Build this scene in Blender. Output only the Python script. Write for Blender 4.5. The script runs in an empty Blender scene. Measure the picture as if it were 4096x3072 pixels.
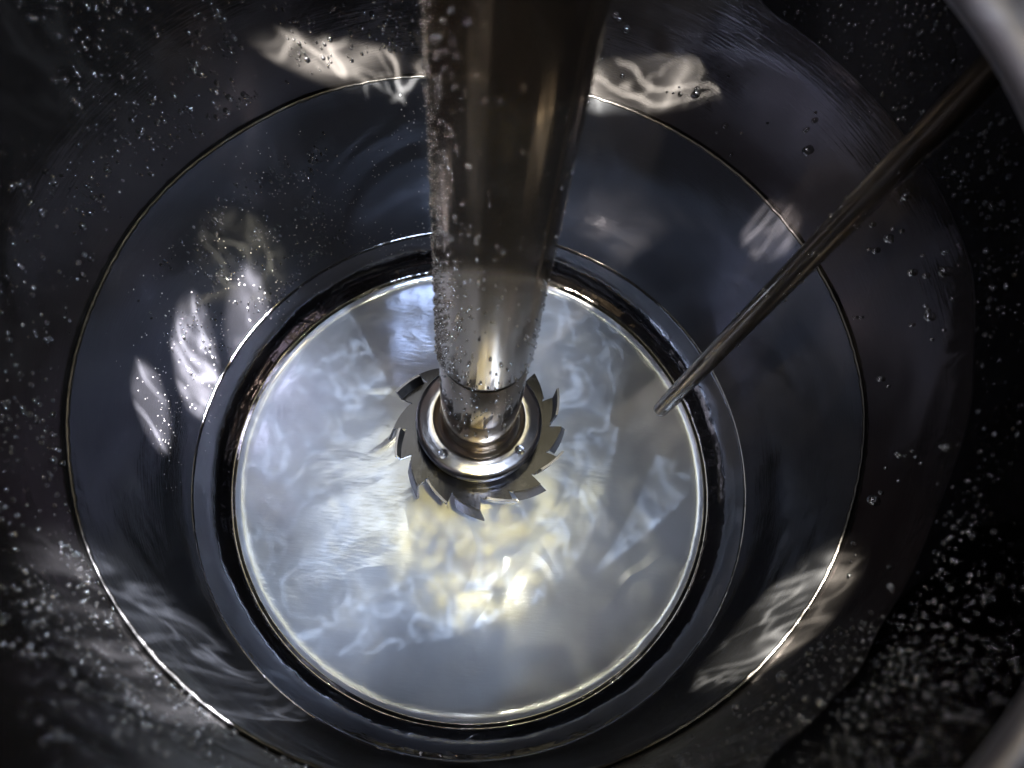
import bpy, bmesh, math, random
from mathutils import Matrix, Vector, noise
random.seed(7)
S = 0.30            # one builder unit = camera height above the tank floor = 0.30 m
C = bpy.context.scene.collection
sc = bpy.context.scene

# ------------------------------------------------------------------ camera
cam_d = bpy.data.cameras.new('camera'); cam = bpy.data.objects.new('camera', cam_d); C.objects.link(cam)
sc.camera = cam
R = ((0.99545, -0.08699, -0.03893), (0.06312, 0.90784, -0.41455), (0.07140, 0.41020, 0.90919))
CAMP = Vector((0, -0.32052, 1.0))
cam.matrix_world = Matrix.Translation(CAMP * S) @ Matrix(R).to_4x4()
cam_d.sensor_width = 36; cam_d.lens = 759.85 / 1024 * 36
cam_d.clip_start = 0.005; cam_d.clip_end = 50
cam_d.dof.use_dof = True; cam_d.dof.focus_distance = 0.84 * S; cam_d.dof.aperture_fstop = 15

# ------------------------------------------------------------------ world and lamps
w = bpy.data.worlds.new('World'); sc.world = w; w.use_nodes = True
bg = w.node_tree.nodes['Background']; bg.inputs[0].default_value = (0.9, 0.85, 0.95, 1); bg.inputs[1].default_value = 0.012

def area(name, loc, target, sx, sy, radiance, col):
    L = bpy.data.lights.new(name, 'AREA'); L.shape = 'RECTANGLE'; L.size = sx*S; L.size_y = sy*S
    L.energy = radiance * math.pi * sx*S * sy*S; L.color = col
    o = bpy.data.objects.new(name, L); C.objects.link(o); o.location = Vector(loc)*S
    o.rotation_euler = (Vector(target)-Vector(loc)).to_track_quat('-Z', 'Y').to_euler()
    return o
area('key_lamp', (0.33, -0.48, 1.84), (-.05, 0.05, 0), 0.26, 0.26, 100, (0.66, 0.79, 1.0))
def added_caustic_lamp(name, loc, power, radius, col, scale, off, aim=None, cone=20, stretch=(1, 1, 1), base=0.0, shape=None):
    """added lamp; its beam pattern imitates light rippled by a liquid that is not built"""
    L = bpy.data.lights.new(name, 'SPOT' if aim else 'POINT'); L.shadow_soft_size = radius*S; L.energy = power; L.color = col; L.use_nodes = True
    nt = L.node_tree; N = nt.nodes; K = nt.links
    tc = N.new('ShaderNodeTexCoord'); mp = N.new('ShaderNodeMapping'); mp.inputs['Location'].default_value = (off, off*.3, 0); mp.inputs['Scale'].default_value = stretch; K.new(tc.outputs['Normal'], mp.inputs[0])
    tot = None
    for sc_, di, pw, wt in ((scale, 1.6, 38, 1.5), (scale*2.1, 1.2, 40, .6), (scale*.45, .8, 14, .5)):
        nz = N.new('ShaderNodeTexNoise'); nz.inputs['Scale'].default_value = sc_; nz.inputs['Detail'].default_value = 1.2; nz.inputs['Distortion'].default_value = di; K.new(mp.outputs[0], nz.inputs['Vector'])
        def op(o, a, bb=None):
            m = N.new('ShaderNodeMath'); m.operation = o
            for q, vv in enumerate((a, bb)):
                if vv is None: continue
                if isinstance(vv, (int, float)): m.inputs[q].default_value = vv
                else: K.new(vv, m.inputs[q])
            return m.outputs[0]
        rdg = op('POWER', op('SUBTRACT', 1.0, op('ABSOLUTE', op('MULTIPLY', op('SUBTRACT', nz.outputs[0], .5), 2.2))), pw)
        t = op('MULTIPLY', rdg, wt); tot = t if tot is None else op('ADD', tot, t)
    K.new(op('ADD', op('MULTIPLY', tot, 2.0), base), N['Emission'].inputs['Strength'])
    o = bpy.data.objects.new(name, L); C.objects.link(o); o.location = Vector(loc)*S
    if aim:
        o.rotation_euler = (Vector(aim)-Vector(loc)).to_track_quat('-Z', 'Y').to_euler(); L.spot_size = math.radians(cone); L.spot_blend = .8
        if shape: o.scale = shape
W = 'added_wall_spot'  # added spots, not fixtures: each puts a bright patch on the wall
added_caustic_lamp(W, (-0.13, -0.28, 1.25), 300, .003, (1, .96, .88), 52, 5.1, aim=(-.15, .33, .37), cone=12, stretch=(.13, 1, 1), shape=(1.1, .22, 1))
added_caustic_lamp(W, (0.14, -0.28, 1.25), 330, .003, (1, .96, .87), 52, 1.7, aim=(.14, .333, .385), cone=12, stretch=(.13, 1, 1), shape=(1.1, .24, 1))
added_caustic_lamp(W, (0.22, 0.30, 1.25), 520, .004, (.97, .92, 1.0), 20, 3.3, aim=(-.362, -.02, .195), cone=3.4, stretch=(1, .25, 1), base=.25)
added_caustic_lamp(W, (0.24, 0.30, 1.25), 640, .004, (.97, .92, 1.0), 34, 2.3, aim=(-.355, .07, .13), cone=4.4, stretch=(1, .2, 1), base=.3)
added_caustic_lamp(W, (0.26, 0.28, 1.25), 420, .004, (.97, .92, 1.0), 34, 4.3, aim=(-.325, .155, .075), cone=4, stretch=(1, .2, 1), base=.3)
added_caustic_lamp(W, (0.05, -0.30, 1.25), 60, .004, (1, .92, .70), 20, 6.3, aim=(-.31, .19, .18), cone=5.5)
added_caustic_lamp(W, (-0.05, -0.30, 1.25), 160, .004, (1, .90, .90), 22, 9.3, aim=(.303, .2, .325), cone=3.4, stretch=(1, .3, 1), base=.1)
added_caustic_lamp(W, (-0.10, 0.30, 1.25), 130, .004, (1, .93, .80), 16, 7.3, aim=(.292, -.215, .28), cone=8.5, stretch=(1, .3, 1), base=.15)
added_caustic_lamp(W, (0.05, 0.28, 1.25), 60, .004, (.85, .88, 1.0), 22, 5.3, aim=(-.20, -.30, .33), cone=16, stretch=(1, .15, 1), base=.12)
added_caustic_lamp('added_shaft_spot', (-0.34, -0.36, 1.15), 2.0, .010, (1, .82, .62), 10, 1.3, aim=(0, 0, .62), cone=30, stretch=(1, .3, 1), base=.5)  # added warm spot, brightens the shaft's left side and its bubbles
added_caustic_lamp('added_caustic_lamp', (0.03, 0.34, 1.95), 1.1, .010, (1.0, 0.90, 0.62), 30, 7.7, base=.06)  # added overhead lamp, evens out the floor light with a warm pattern
added_caustic_lamp('added_warm_spot', (0.08, -0.46, 1.6), 11, .008, (1, .78, .22), 34, 3.9, aim=(.015, -.085, 0), cone=9.5, base=.10)  # added warm spot that makes the yellow glow below the disc
added_caustic_lamp('added_caustic_lamp', (0.27, -0.50, 1.80), 5.2, .0035, (0.72, 0.83, 1.0), 24, 2.3)  # added lamp, its patterned beam draws caustic lines on the floor
area('added_cool_fill', (-0.75, 0.85, 2.2), (-.05, 0.1, 0), 1.1, 1.0, 2.0, (0.78, 0.86, 1.0))  # added cool fill panel from above
area('added_side_fill', (-1.3, -0.5, 1.6), (0.2, 0.1, 0.6), 0.5, 0.35, 20, (0.93, 0.86, 1.0))  # added side lamp that brightens the mouth lip
area('warm_lamp', (-0.04, 0.62, 1.9), (0, 0.0, 0.1), 0.85, 0.50, 1.7, (1.0, 0.88, 0.50))
area('warm_lamp', (0.55, 0.20, 1.35), (0, 0.1, 0.1), 0.08, 0.12, 30, (1.0, 0.80, 0.42))
area('warm_lamp', (0.10, 0.95, 1.6), (0, -0.1, 0.2), 0.30, 0.06, 24, (1.0, 0.84, 0.55))
sc.view_settings.view_transform = 'Standard'; sc.view_settings.look = 'None'; sc.view_settings.exposure = 0
cy = sc.cycles
cy.max_bounces = 10; cy.glossy_bounces = 8; cy.transmission_bounces = 6; cy.diffuse_bounces = 3
cy.caustics_reflective = True; cy.caustics_refractive = True; cy.blur_glossy = 0.3
cy.sample_clamp_indirect = 12; cy.use_denoising = True

# ------------------------------------------------------------------ helpers
def mk(name, verts, faces, mat, parent=None, smooth=True, label=None):
    me = bpy.data.meshes.new(name); me.from_pydata([tuple(v[i]*S for i in range(3)) for v in verts], [], faces)
    me.materials.append(mat); me.validate(); me.update()
    if smooth: me.polygons.foreach_set('use_smooth', [True]*len(me.polygons))
    o = bpy.data.objects.new(name, me); C.objects.link(o)
    if parent: o.parent = parent
    if label: o['label'] = label
    return o
def empty(name, label, cat, loc=(0, 0, 0)):
    o = bpy.data.objects.new(name, None); C.objects.link(o); o.location = Vector(loc)*S
    o['label'] = label; o['category'] = cat; o.empty_display_size = .01
    return o
def lathe(prof, n=192, a0=0, a1=2*math.pi, adj=None, ctr=(0, 0), close_prof=False):
    full = abs(a1-a0-2*math.pi) < 1e-6; m = n if full else n+1
    vs, fs = [], []
    for i in range(m):
        a = a0+(a1-a0)*i/n
        for j, (r, z) in enumerate(prof):
            if adj: r, z = adj(a, r, z, j)
            vs.append((ctr[0]+r*math.cos(a), ctr[1]+r*math.sin(a), z))
    k = len(prof)
    for i in range(n):
        i2 = (i+1) % m
        for j in range(k if close_prof else k-1):
            j2 = (j+1) % k
            fs.append((i*k+j, i2*k+j, i2*k+j2, i*k+j2))
    return vs, fs
def tube_axis(p0, p1, prof, n=48):
    """lathe profile (r, t) round the line p0->p1"""
    p0 = Vector(p0); d = Vector(p1)-p0; L = d.length; d.normalize()
    u = d.orthogonal().normalized(); v = d.cross(u)
    vs, fs = [], []
    for i in range(n):
        a = 2*math.pi*i/n
        for r, t in prof: vs.append(tuple(p0+d*t*L+(u*math.cos(a)+v*math.sin(a))*r))
    k = len(prof)
    for i in range(n):
        for j in range(k-1): fs.append((i*k+j, ((i+1) % n)*k+j, ((i+1) % n)*k+j+1, i*k+j+1))
    return vs, fs

# ------------------------------------------------------------------ materials
def newmat(name):
    m = bpy.data.materials.new(name); m.use_nodes = True; nt = m.node_tree
    return m, nt, nt.nodes['Principled BSDF']
def steel(name, col=(0.55, 0.56, 0.58), rough=0.2, rough2=None, mix=0.5, bumps=(), brush=0.0, brush_scale=(1, 1, 1), dirt=0.0, dirt_scale=8, coldev=0.15, var=6, matt=0, caustic_ridge=(), mattcol=None, edge=1.0):
    """bumps: list of (noise scale per unit, height in units, distortion). Two gloss lobes when rough2."""
    m, nt, b = newmat(name); N = nt.nodes; Lk = nt.links
    tc = N.new('ShaderNodeTexCoord'); mp = N.new('ShaderNodeMapping'); mp.inputs['Scale'].default_value = (1/S,)*3
    Lk.new(tc.outputs['Object'], mp.inputs[0])
    nrm = None
    for (s, h, dist) in bumps:
        nz = N.new('ShaderNodeTexNoise'); nz.inputs['Scale'].default_value = s; nz.inputs['Detail'].default_value = 2.0
        nz.inputs['Distortion'].default_value = dist; Lk.new(mp.outputs[0], nz.inputs['Vector'])
        bp = N.new('ShaderNodeBump'); bp.inputs['Distance'].default_value = h*S; bp.inputs['Strength'].default_value = 1
        Lk.new(nz.outputs[0], bp.inputs['Height'])
        if nrm: Lk.new(nrm, bp.inputs['Normal'])
        nrm = bp.outputs[0]
    for (cs, ch, cd, off) in caustic_ridge:      # thin wandering bump ridges, added to imitate caustic light lines
        mo = N.new('ShaderNodeMapping'); mo.inputs['Location'].default_value = (off, off*.7, 0); Lk.new(mp.outputs[0], mo.inputs[0])
        nz = N.new('ShaderNodeTexNoise'); nz.inputs['Scale'].default_value = cs; nz.inputs['Detail'].default_value = 1.5; nz.inputs['Distortion'].default_value = cd; Lk.new(mo.outputs[0], nz.inputs['Vector'])
        rr = N.new('ShaderNodeValToRGB'); e = rr.color_ramp.elements; e[0].position = .47; e[0].color = (0, 0, 0, 1); e[1].position = .50; e[1].color = (1, 1, 1, 1); e2 = e.new(.53); e2.color = (0, 0, 0, 1)
        Lk.new(nz.outputs[0], rr.inputs[0])
        bp = N.new('ShaderNodeBump'); bp.inputs['Distance'].default_value = ch*S
        nk = N.new('ShaderNodeTexNoise'); nk.inputs['Scale'].default_value = 5.5; Lk.new(mo.outputs[0], nk.inputs['Vector'])
        mk_ = N.new('ShaderNodeMapRange'); mk_.inputs[1].default_value = .48; mk_.inputs[2].default_value = .62; Lk.new(nk.outputs[0], mk_.inputs[0])
        mu = N.new('ShaderNodeMath'); mu.operation = 'MULTIPLY'; Lk.new(rr.outputs[0], mu.inputs[0]); Lk.new(mk_.outputs[0], mu.inputs[1]); Lk.new(mu.outputs[0], bp.inputs['Height'])
        if nrm: Lk.new(nrm, bp.inputs['Normal'])
        nrm = bp.outputs[0]
    if brush:
        mp2 = N.new('ShaderNodeMapping'); mp2.inputs['Scale'].default_value = brush_scale; Lk.new(mp.outputs[0], mp2.inputs[0])
        nz = N.new('ShaderNodeTexNoise'); nz.inputs['Scale'].default_value = 60; nz.inputs['Detail'].default_value = 3
        Lk.new(mp2.outputs[0], nz.inputs['Vector'])
        bp = N.new('ShaderNodeBump'); bp.inputs['Distance'].default_value = brush*S; Lk.new(nz.outputs[0], bp.inputs['Height'])
        if nrm: Lk.new(nrm, bp.inputs['Normal'])
        nrm = bp.outputs[0]
    # colour and gloss variation
    nv = N.new('ShaderNodeTexNoise'); nv.inputs['Scale'].default_value = var; nv.inputs['Detail'].default_value = 5; Lk.new(mp.outputs[0], nv.inputs['Vector'])
    rp = N.new('ShaderNodeValToRGB'); Lk.new(nv.outputs[0], rp.inputs[0])
    rp.color_ramp.elements[0].position = .3; rp.color_ramp.elements[1].position = .7
    rp.color_ramp.elements[0].color = tuple(c*(1-coldev) for c in col)+(1,); rp.color_ramp.elements[1].color = tuple(min(1, c*(1+coldev)) for c in col)+(1,)
    Lk.new(rp.outputs[0], b.inputs['Base Color']); b.inputs['Metallic'].default_value = 1; b.inputs['Specular Tint'].default_value = (edge,)*3+(1,)
    mr = N.new('ShaderNodeMapRange'); mr.inputs[3].default_value = rough*.75; mr.inputs[4].default_value = rough*1.3; Lk.new(nv.outputs[0], mr.inputs[0]); Lk.new(mr.outputs[0], b.inputs['Roughness'])
    if nrm: Lk.new(nrm, b.inputs['Normal'])
    out = N['Material Output']; sh = b.outputs[0]
    if rough2 is not None:
        b2 = N.new('ShaderNodeBsdfPrincipled'); b2.inputs['Metallic'].default_value = 1; b2.inputs['Roughness'].default_value = rough2; b2.inputs['Specular Tint'].default_value = (edge,)*3+(1,)
        Lk.new(rp.outputs[0], b2.inputs['Base Color'])
        if nrm: Lk.new(nrm, b2.inputs['Normal'])
        mx = N.new('ShaderNodeMixShader'); mx.inputs[0].default_value = mix; Lk.new(sh, mx.inputs[1]); Lk.new(b2.outputs[0], mx.inputs[2]); sh = mx.outputs[0]
    if matt:
        b3 = N.new('ShaderNodeBsdfDiffuse')
        if mattcol: b3.inputs[0].default_value = tuple(mattcol)+(1,)
        else: Lk.new(rp.outputs[0], b3.inputs[0])
        if nrm: Lk.new(nrm, b3.inputs['Normal'])
        mx = N.new('ShaderNodeMixShader'); mx.inputs[0].default_value = matt; Lk.new(sh, mx.inputs[1]); Lk.new(b3.outputs[0], mx.inputs[2]); sh = mx.outputs[0]
    if dirt:
        nd = N.new('ShaderNodeTexNoise'); nd.inputs['Scale'].default_value = dirt_scale; nd.inputs['Detail'].default_value = 8; nd.inputs['Roughness'].default_value = .7; Lk.new(mp.outputs[0], nd.inputs['Vector'])
        rd = N.new('ShaderNodeValToRGB'); rd.color_ramp.elements[0].position = .56; rd.color_ramp.elements[1].position = .72; Lk.new(nd.outputs[0], rd.inputs[0])
        ml = N.new('ShaderNodeMath'); ml.operation = 'MULTIPLY'; ml.inputs[1].default_value = dirt; Lk.new(rd.outputs[0], ml.inputs[0])
        bd = N.new('ShaderNodeBsdfPrincipled'); bd.inputs['Base Color'].default_value = (.42, .40, .36, 1); bd.inputs['Roughness'].default_value = .7
        mx = N.new('ShaderNodeMixShader'); Lk.new(ml.outputs[0], mx.inputs[0]); Lk.new(sh, mx.inputs[1]); Lk.new(bd.outputs[0], mx.inputs[2]); sh = mx.outputs[0]
    Lk.new(sh, out.inputs[0])
    return m
M_floor = steel('floor_steel', (0.52, 0.565, 0.65), .12, .34, .35, bumps=((2.6, .007, 1.0), (8, .0012, 1.5)), brush=.00015, brush_scale=(1, 5, 1), dirt=.04, dirt_scale=5, coldev=.32, var=5, matt=.46, caustic_ridge=((3.0, .0009, 1.2, 0),))
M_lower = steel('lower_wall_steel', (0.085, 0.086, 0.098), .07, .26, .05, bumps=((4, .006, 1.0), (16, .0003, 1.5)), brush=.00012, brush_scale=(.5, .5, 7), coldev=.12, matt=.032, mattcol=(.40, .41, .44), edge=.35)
M_knuckle = steel('knuckle_steel', (0.20, 0.20, 0.215), .08, .30, .06, bumps=((7, .003, 1.0), (40, .0005, 1)), coldev=.2, edge=.35)
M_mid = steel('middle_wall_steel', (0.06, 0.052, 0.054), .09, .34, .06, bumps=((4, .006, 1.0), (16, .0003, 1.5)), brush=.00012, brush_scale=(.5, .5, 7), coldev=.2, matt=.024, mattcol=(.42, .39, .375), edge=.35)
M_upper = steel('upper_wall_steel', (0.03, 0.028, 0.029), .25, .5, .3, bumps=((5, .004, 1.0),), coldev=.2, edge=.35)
M_seam = steel('weld_steel', (0.07, 0.066, 0.062), .35, bumps=((60, .0015, 0),), edge=.35)
M_shaft = steel('shaft_steel', (0.33, 0.255, 0.17), .09, .25, .25, bumps=((5, .0004, .5),), brush=.0005, brush_scale=(1, 1, .02), dirt=.05, dirt_scale=12, coldev=.3, matt=.008, mattcol=(.42, .36, .30))
M_collar = steel('collar_steel', (0.50, 0.50, 0.54), .16, .3, .3, brush=.0004, brush_scale=(1, 1, 8), dirt=.08, dirt_scale=22)
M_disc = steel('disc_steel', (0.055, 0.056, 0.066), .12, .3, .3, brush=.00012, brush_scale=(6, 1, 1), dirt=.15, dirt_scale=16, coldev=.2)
M_tooth = steel('tooth_steel', (0.22, 0.22, 0.25), .2, .4, .4, brush=.0002, brush_scale=(1, 1, 4), dirt=.2, dirt_scale=22, coldev=.25, matt=.08, mattcol=(.5, .5, .5))
M_probe = steel('probe_steel', (0.25, 0.21, 0.165), .12, .35, .3, bumps=((60, .0004, 0),), coldev=.3, var=20)
M_lip = steel('lip_steel', (0.17, 0.158, 0.162), .5, .6, .5, coldev=.06)
m, nt, b = newmat('drop_water'); b.inputs['Base Color'].default_value = (1, 1, 1, 1); b.inputs['Roughness'].default_value = 0.0
b.inputs['Transmission Weight'].default_value = 1; b.inputs['IOR'].default_value = 1.33
g = nt.nodes.new('ShaderNodeBsdfGlossy'); g.inputs['Roughness'].default_value = .12; mx = nt.nodes.new('ShaderNodeMixShader'); mx.inputs[0].default_value = .17
nt.links.new(b.outputs[0], mx.inputs[1]); nt.links.new(g.outputs[0], mx.inputs[2]); nt.links.new(mx.outputs[0], nt.nodes['Material Output'].inputs[0]); M_drop = m
m, nt, b = newmat('white_residue'); b.inputs['Base Color'].default_value = (.62, .60, .56, 1); b.inputs['Roughness'].default_value = .8; M_res = m

# ------------------------------------------------------------------ tank
def table(tab):
    tab = sorted(tab); 
    def f(a):
        d = math.degrees(a) % 360
        if d > 180: d -= 360
        T = [(tab[-1][0]-360, tab[-1][1])]+tab+[(tab[0][0]+360, tab[0][1])]
        for (x0, y0), (x1, y1) in zip(T, T[1:]):
            if x0 <= d <= x1:
                t = (d-x0)/(x1-x0); t = t*t*(3-2*t); return y0+(y1-y0)*t
    return f
H2 = table([(-160, .376), (-141, .384), (-126, .387), (-108, .382), (-85, .345), (-63, .316), (-45, .330), (-25, .343), (0, .354), (40, .349), (90, .344), (131, .357), (170, .366)])
H3 = table([(-150, .80), (-90, .80), (-70, .62), (-60, .55), (-51, .527), (-40, .496), (-28, .492), (-10, .515), (5, .532), (50, .530), (62, .56), (75, .66), (92, .80), (150, .80)])
RW = .363
tank = empty('mixing_tank', 'round polished stainless steel mixing tank seen from above, walls beaded with drops', 'tank')
prof = [(0.0, -.004)]+[(.30*i/24, -.004*(1-(i/24)**2)) for i in range(1, 25)]+[(.308, .0004), (.313, .0018), (.3165, .0045)]
mk('tank_floor', *lathe(prof, 256), M_floor, tank, label='bright domed tank floor with rippled reflections')
kn = [(.3165, .0045), (.3185, .0050), (.3205, .0035), (.323, .0045), (.327, .0085), (.331, .0118), (.335, .0150), (.341, .023), (.3445, .0285), (.349, .038), (.3535, .052), (.3550, .0575), (.3562, .0580)]
def adj_kn(a, r, z, j):
    e = math.sin(math.pi*j/(len(kn)-1))
    w1 = noise.noise(Vector((math.cos(a)*3, math.sin(a)*3, j*.25))); w2 = noise.noise(Vector((math.cos(a)*11, math.sin(a)*11, j*.6)))
    return r+e*(.0012*w1+.0004*w2), z+e*(.0016*w1+.0006*w2)
mk('knuckle_ring', *lathe(kn, 384, adj=adj_kn), M_knuckle, tank)
LW = [(.3562, .0578), (.3590, .070), (.3608, .082), (.3620, .096)]
def adj_low(a, r, z, j):
    if j < 4: return LW[j]
    t = (j-4)/19; h2 = H2(a); z = .115+(h2-.115)*t
    return r+.0012*math.sin(3*a+1)*t, z
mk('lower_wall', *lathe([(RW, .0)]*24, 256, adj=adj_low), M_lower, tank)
def adj_seam(a, r, z, j):
    q = j/8*math.pi; k = max(.1, .75+.9*noise.noise(Vector((math.cos(a)*2.3, math.sin(a)*2.3, 4)))+.5*noise.noise(Vector((a*40, 0, 0))))
    return RW+.0012*math.sin(3*a+1)+.0012-.0022*k*math.sin(q), H2(a)+.0018*(-math.cos(q))
mk('weld_seam', *lathe([(0, 0)]*9, 720, adj=adj_seam), M_seam, tank)
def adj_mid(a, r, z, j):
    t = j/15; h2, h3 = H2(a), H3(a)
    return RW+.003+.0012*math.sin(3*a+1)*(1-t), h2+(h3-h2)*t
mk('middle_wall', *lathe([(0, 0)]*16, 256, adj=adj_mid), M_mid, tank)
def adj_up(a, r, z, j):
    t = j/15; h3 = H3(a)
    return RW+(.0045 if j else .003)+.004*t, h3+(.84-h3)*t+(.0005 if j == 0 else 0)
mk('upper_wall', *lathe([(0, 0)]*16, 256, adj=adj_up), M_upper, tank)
rimp = [(RW+.0085, .84), (RW+.008, .846), (RW+.012, .852), (RW+.02, .852), (RW+.026, .846), (RW+.026, .836), (RW+.02, .828), (RW+.014, .826), (RW+.0125, .60), (RW+.0125, .1), (.335, -.02), (0, -.03)]
mk('rolled_rim', *lathe(rimp, 192), M_lip, tank)
# inner lip of the tank mouth, right-hand side
lc, lr, lh = (-.054, -.096), .291, .755
lip = [(lr-.000, lh-.004), (lr-.003, lh+.002), (lr+.001, lh+.010), (lr+.010, lh+.013), (lr+.022, lh+.010), (lr+.030, lh+.004), (lr+.034, lh-.004), (lr+.03, lh-.008), (lr+.006, lh-.008)]
def adj_lip(a, r, z, j):
    t = min(1, max(0, (math.degrees(a)+10)/-25)); r0 = lr-.003
    return r0+(r-r0)*(1-.6*t)+.020*t, lh+(z-lh)*(1-.3*t)
mk('mouth_lip', *lathe(lip, 96, math.radians(-82), math.radians(42), adj=adj_lip, ctr=lc, close_prof=True), M_lip, tank, label='pale out of focus curved lip at the tank mouth')

fl = [(lr+.028, lh-.001), (lr+.17, lh-.001), (lr+.17, lh-.007), (lr+.028, lh-.007)]
mk('mouth_flange', *lathe(fl, 64, math.radians(-15), math.radians(42), ctr=lc, close_prof=True), M_mid, tank)
# ------------------------------------------------------------------ disperser
dis = empty('disperser', 'steel disperser shaft with collar and sawtooth disc standing in the middle of the tank', 'mixer', (0, 0, .12))
ZO = -.12
def sh(vf): return [(x, y, z+ZO) for x, y, z in vf[0]], vf[1]
mk('shaft', *sh(lathe([(.0415, .372), (.0442, .374), (.0450, .378), (.0450, .9), (.0450, 1.35)], 96)), M_shaft, dis)
mk('shaft_end', *sh(lathe([(.0405, .3735), (.0418, .371), (.0430, .366), (.0432, .30), (.0432, .232), (.0425, .222), (.0405, .214), (.0400, .208), (.0400, .190)], 96)), M_shaft, dis)
mk('collar', *sh(lathe([(.030, .178), (.036, .1945), (.046, .1945), (.0475, .1950), (.0492, .197), (.0505, .2005), (.053, .2015), (.060, .1995), (.066, .1985), (.0695, .1975), (.0715, .1945), (.0722, .190), (.0712, .186), (.0690, .1845), (.0690, .1835), (.0700, .182), (.0700, .1775), (.0685, .176), (.050, .1755)], 128)), M_collar, dis)
tip0 = math.radians(276); nt_ = 16; st = 2*math.pi/nt_
out = []
for k in range(nt_):
    e = tip0+k*st; s = e-st
    out += [(.0835, s+.012), (.0862, s+.035)]
    for i in range(1, 6):
        t = i/5; out.append((.0868+.0117*t, s+.05+(st-.052)*t))
    out += [(.0905, e+.004), (.0845, e+.002)]
def discmesh(outl, z0, z1):
    n = len(outl); vs = []; fs = []
    for z in (z0, z1):
        for (r, a) in outl: vs.append((r*math.cos(a), r*math.sin(a), z+ZO))
        for (r, a) in outl: vs.append((.02*math.cos(a), .02*math.sin(a), z+ZO))
    for i in range(n):
        j = (i+1) % n
        fs.append((i, n+i, n+j, j)); fs.append((2*n+i, 2*n+j, 3*n+j, 3*n+i)); fs.append((i, j, 2*n+j, 2*n+i))
    return vs, fs
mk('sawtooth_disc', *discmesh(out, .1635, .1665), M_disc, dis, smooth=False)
# teeth: bent tabs along each ramp, alternately down and up
def tooth(k, up):
    e = tip0+k*st; s = e-st; vs = []; fs = []
    nseg = 6; hz = .0215; T = .0028
    rows = [(0, 0), (.0012, .0022), (.0016, .005), (.0026, .5), (.0036, 1.0)]
    for i in range(nseg+1):
        t = i/nseg; a = s+.055+(st-.060)*t; r = .0868+.0117*t
        for side in (0, 1):
            for j, (dr, dz) in enumerate(rows):
                if j < 3: z = dz
                else: z = .005+(hz-.005)*((dz-.5)*2 if j == 4 else .5)
                hang = z/hz
                aa = a+(.055 if not up else .02)*hang*1.0
                rr = r-T*side+dr + (.004*hang if not up else .0015*hang)
                zz = (.165+z) if up else (.165-z)
                vs.append((rr*math.cos(aa), rr*math.sin(aa), zz+ZO))
    k5 = 5
    for i in range(nseg):
        A, B = i*10, (i+1)*10
        for j in range(4):
            fs.append((A+j, B+j, B+j+1, A+j+1)); fs.append((A+5+j, A+6+j, B+6+j, B+5+j))
        fs.append((A+4, B+4, B+9, A+9)); fs.append((A, A+5, B+5, B))
    for A in (0, nseg*10):
        for j in range(4): fs.append((A+j, A+j+1, A+6+j, A+5+j))
    o = mk('tooth', vs, fs, M_tooth, dis, smooth=False)
    return o
for k in range(nt_): tooth(k, k % 2 == 1)

# ------------------------------------------------------------------ probe
P0 = Vector((.2045, .0225, .210)); P1 = Vector((.262, .024, .712)); P2 = P0+(P1-P0)*1.35
pr = empty('temperature_probe', 'thin dark steel probe rod reaching down from the upper right of the tank', 'probe', tuple(P0))
def rel(vf, o): return [tuple(Vector(v)-o) for v in vf[0]], vf[1]
L = (P2-P0).length
mk('rod', *rel(tube_axis(P0, P2, [(.0090, .035), (.0095, .038), (.0097, .2), (.0100, 1.0)]), P0), M_probe, pr)
mk('probe_tip', *rel(tube_axis(P0, P2, [(0.0, -.003), (.004, -.0025), (.0070, 0), (.0084, .004), (.0088, .010), (.0089, .0355)]), P0), M_probe, pr)

# ------------------------------------------------------------------ drops and bubbles
ico = None
def dome_template(sub):
    bm = bmesh.new(); bmesh.ops.create_icosphere(bm, subdivisions=sub, radius=1)
    vs = [v.co.copy() for v in bm.verts]; fs = [tuple(v.index for v in f.verts) for f in bm.faces]; bm.free()
    return vs, fs
T2 = dome_template(2); T3 = dome_template(3)
def drops(name, pts, label, cat, mat=None, kind='stuff', tmpl=T2, squash=.8):
    vs, fs = [], []
    for (p, n, r) in pts:
        q = Vector((0, 0, 1)).rotation_difference(n); b0 = len(vs)
        for v in tmpl[0]:
            u = Vector((v.x*r, v.y*r, v.z*r*squash)); u.rotate(q); vs.append(tuple(p+n*r*squash*.55+u))
        fs += [tuple(b0+i for i in f) for f in tmpl[1]]
    o = mk(name, vs, fs, mat or M_drop)
    o['label'] = label; o['category'] = cat
    if kind: o['kind'] = kind
    return o
def wallpt(deg, h):
    a = math.radians(deg); h2, h3 = H2(a), H3(a)
    if h < .115:
        r = next((r0+(r1-r0)*(h-z0)/max(1e-6, z1-z0) for (r0, z0), (r1, z1) in zip(kn+LW, kn[1:]+LW+[(RW, .115)]) if z0 <= h <= z1), RW)
    elif h < h2: r = RW
    elif h < h3: r = RW+.003
    else: r = RW+.0045+.004*(h-h3)/(.84-h3)
    return Vector((r*math.cos(a), r*math.sin(a), h)), Vector((-math.cos(a), -math.sin(a), 0))
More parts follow.
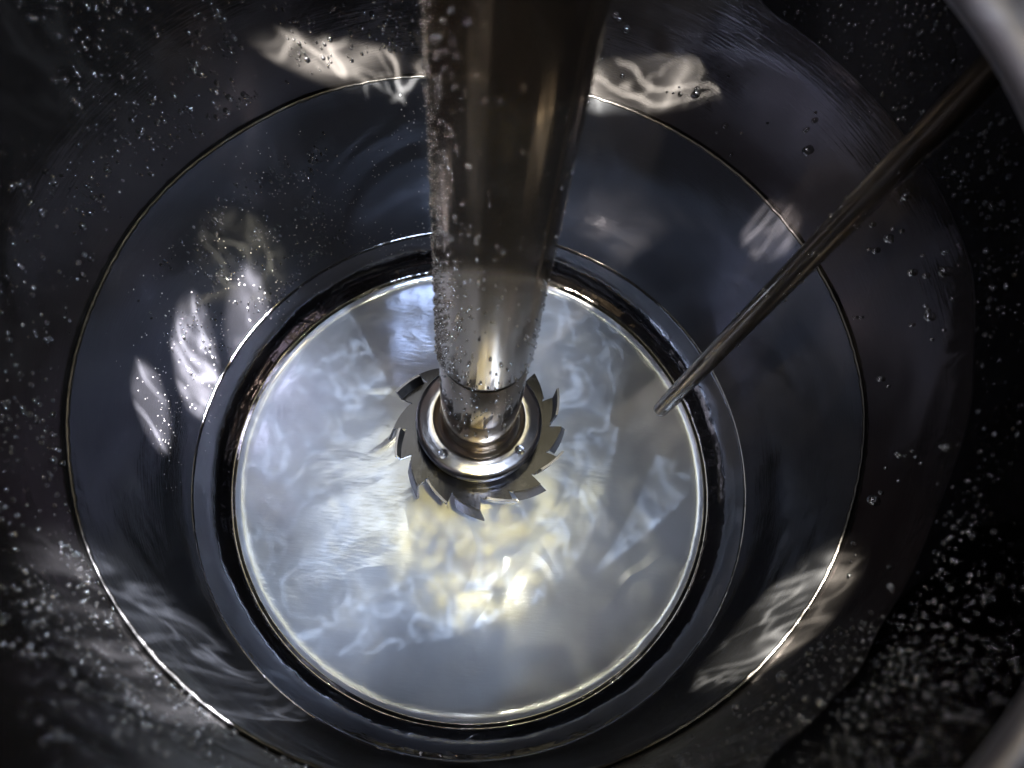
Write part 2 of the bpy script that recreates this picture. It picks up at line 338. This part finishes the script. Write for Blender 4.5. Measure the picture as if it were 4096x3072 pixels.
def scatter(n, d0, d1, h0, h1, r0, r1, clump=0.35, seed=0, cs=5, above3=None):
    rnd = random.Random(seed); out = []; tries = 0; grid = set()
    while len(out) < n and tries < n*30:
        tries += 1
        d = rnd.uniform(d0, d1); h = rnd.uniform(h0, h1); a = math.radians(d)
        if abs(h-H2(a)) < .005: continue
        if above3 is True and h < H3(a)+.003: continue
        if above3 is False and h > H3(a)-.003: continue
        v = noise.noise(Vector((a*cs, h*cs*2.7, seed)))
        if v < clump+rnd.uniform(-.3, .3): continue
        r = r0+(r1-r0)*rnd.random()**3.5; key = (int(a*RW/(r0*3.2)), int(h/(r0*3.2)))
        if key in grid: continue
        grid.add(key)
        if r > r0*1.8: grid |= {(key[0]+1, key[1]), (key[0]-1, key[1]), (key[0], key[1]+1), (key[0], key[1]-1)}
        p, nn = wallpt(d, h); r *= min(1.15, max(.2, ((p-CAMP).length/.58)**1.6))
        out.append((p, nn, r))
    return out
pts = scatter(3000, 85, 205, .385, .80, .0007, .0026, -.1, 1)
drops('wall_drops', pts, 'small clear drops scattered over the dark upper left tank wall', 'drops')
pts = scatter(3000, -62, 62, .45, .80, .0006, .0020, -.25, 2, above3=True)
drops('wall_drops', pts, 'dense beads of water on the black upper right tank wall', 'drops')
pts = scatter(110, -60, 85, .36, .54, .0012, .0042, .2, 3, above3=False)
drops('wall_drops', pts, 'sparse round bubbles on the grey band of wall at right', 'drops')
pts = scatter(2200, -175, -88, .39, .76, .0006, .0019, -.1, 4, cs=6)
drops('wall_drops', pts, 'blurred beads of water on the near wall at lower left', 'drops')
pts = scatter(3500, -88, -40, .40, .78, .0005, .0015, -.3, 5, cs=6)
drops('wall_drops', pts, 'blurred bright beads on the near wall at lower right', 'drops')
pts = scatter(600, 125, 172, .05, .30, .0005, .0018, .1, 6, cs=9)
drops('wall_bubbles', pts, 'tiny dark bubbles clustered on the lower left wall beside the bright reflection', 'bubbles')
pts = scatter(700, 95, 195, .03, .34, 0.0003, .0007, .1, 8, cs=4)
drops('wall_specks', pts, 'fine white specks sprinkled over the lower wall at left', 'specks', mat=M_res)
# on the shaft
def shaftpts(n, d0, d1, h0, h1, r0, r1, seed):
    rnd = random.Random(seed); o = []
    for _ in range(n):
        d = rnd.gauss((d0+d1)/2, (d1-d0)/3.2); h = rnd.uniform(h0, h1); a = math.radians(d)
        R_ = .0432 if h < .37 else .045
        nn = Vector((math.cos(a), math.sin(a), 0)); o.append((nn*R_+Vector((0, 0, h)), nn, (r0+(r1-r0)*rnd.random()**3)*min(1, (1.05-h)*1.35)))
    return o
M_bub = M_drop.copy(); M_bub.name = 'silvery_bubble'
for n_ in M_bub.node_tree.nodes:
    if n_.type == 'MIX_SHADER': n_.inputs[0].default_value = .4
pts = shaftpts(800, 180, 245, .37, .80, .0009, .0022, 11)+shaftpts(110, 150, 200, .37, .82, .0008, .002, 12)+shaftpts(130, 210, 340, .3, .72, .0008, .0020, 13)+shaftpts(80, 330, 375, .33, .62, .0007, .0017, 14)+shaftpts(120, 170, 340, .24, .4, .0006, .0016, 15)
drops('shaft_bubbles', pts, 'small clear bubbles clinging to the mixer shaft, thickest on its left side', 'bubbles', mat=M_bub)
rnd = random.Random(21); pp = []
dp = (P2-P0).normalized(); up_ = dp.orthogonal().normalized(); vp = dp.cross(up_)
for _ in range(150):
    a = rnd.uniform(0, 2*math.pi); t = rnd.choice((.30, .42, .48, .55, .55, .62))+rnd.gauss(0, .035)
    nn = up_*math.cos(a)+vp*math.sin(a); pp.append((P0+(P2-P0)*t+nn*.0097, nn, .0006+.0012*rnd.random()**2))
drops('probe_bubbles', pp, 'small beads clinging to the middle of the thin probe rod', 'bubbles')
def bubble(name, ang, rad, z, r, label):
    a = math.radians(ang); p = Vector((rad*math.cos(a), rad*math.sin(a), z))
    vs = [tuple(Vector((v.x*r, v.y*r, v.z*r*.8+r*.4))) for v in T3[0]]
    o = mk(name, vs, T3[1], M_drop); o.location = p*S; o['label'] = label; o['category'] = 'bubble'; return o
bubble('bubble', 233, .060, .1995, .0060, 'round bubble on the collar, left of the shaft foot')
bubble('bubble', 323, .060, .1995, .0060, 'round bubble on the collar, right of the shaft foot')
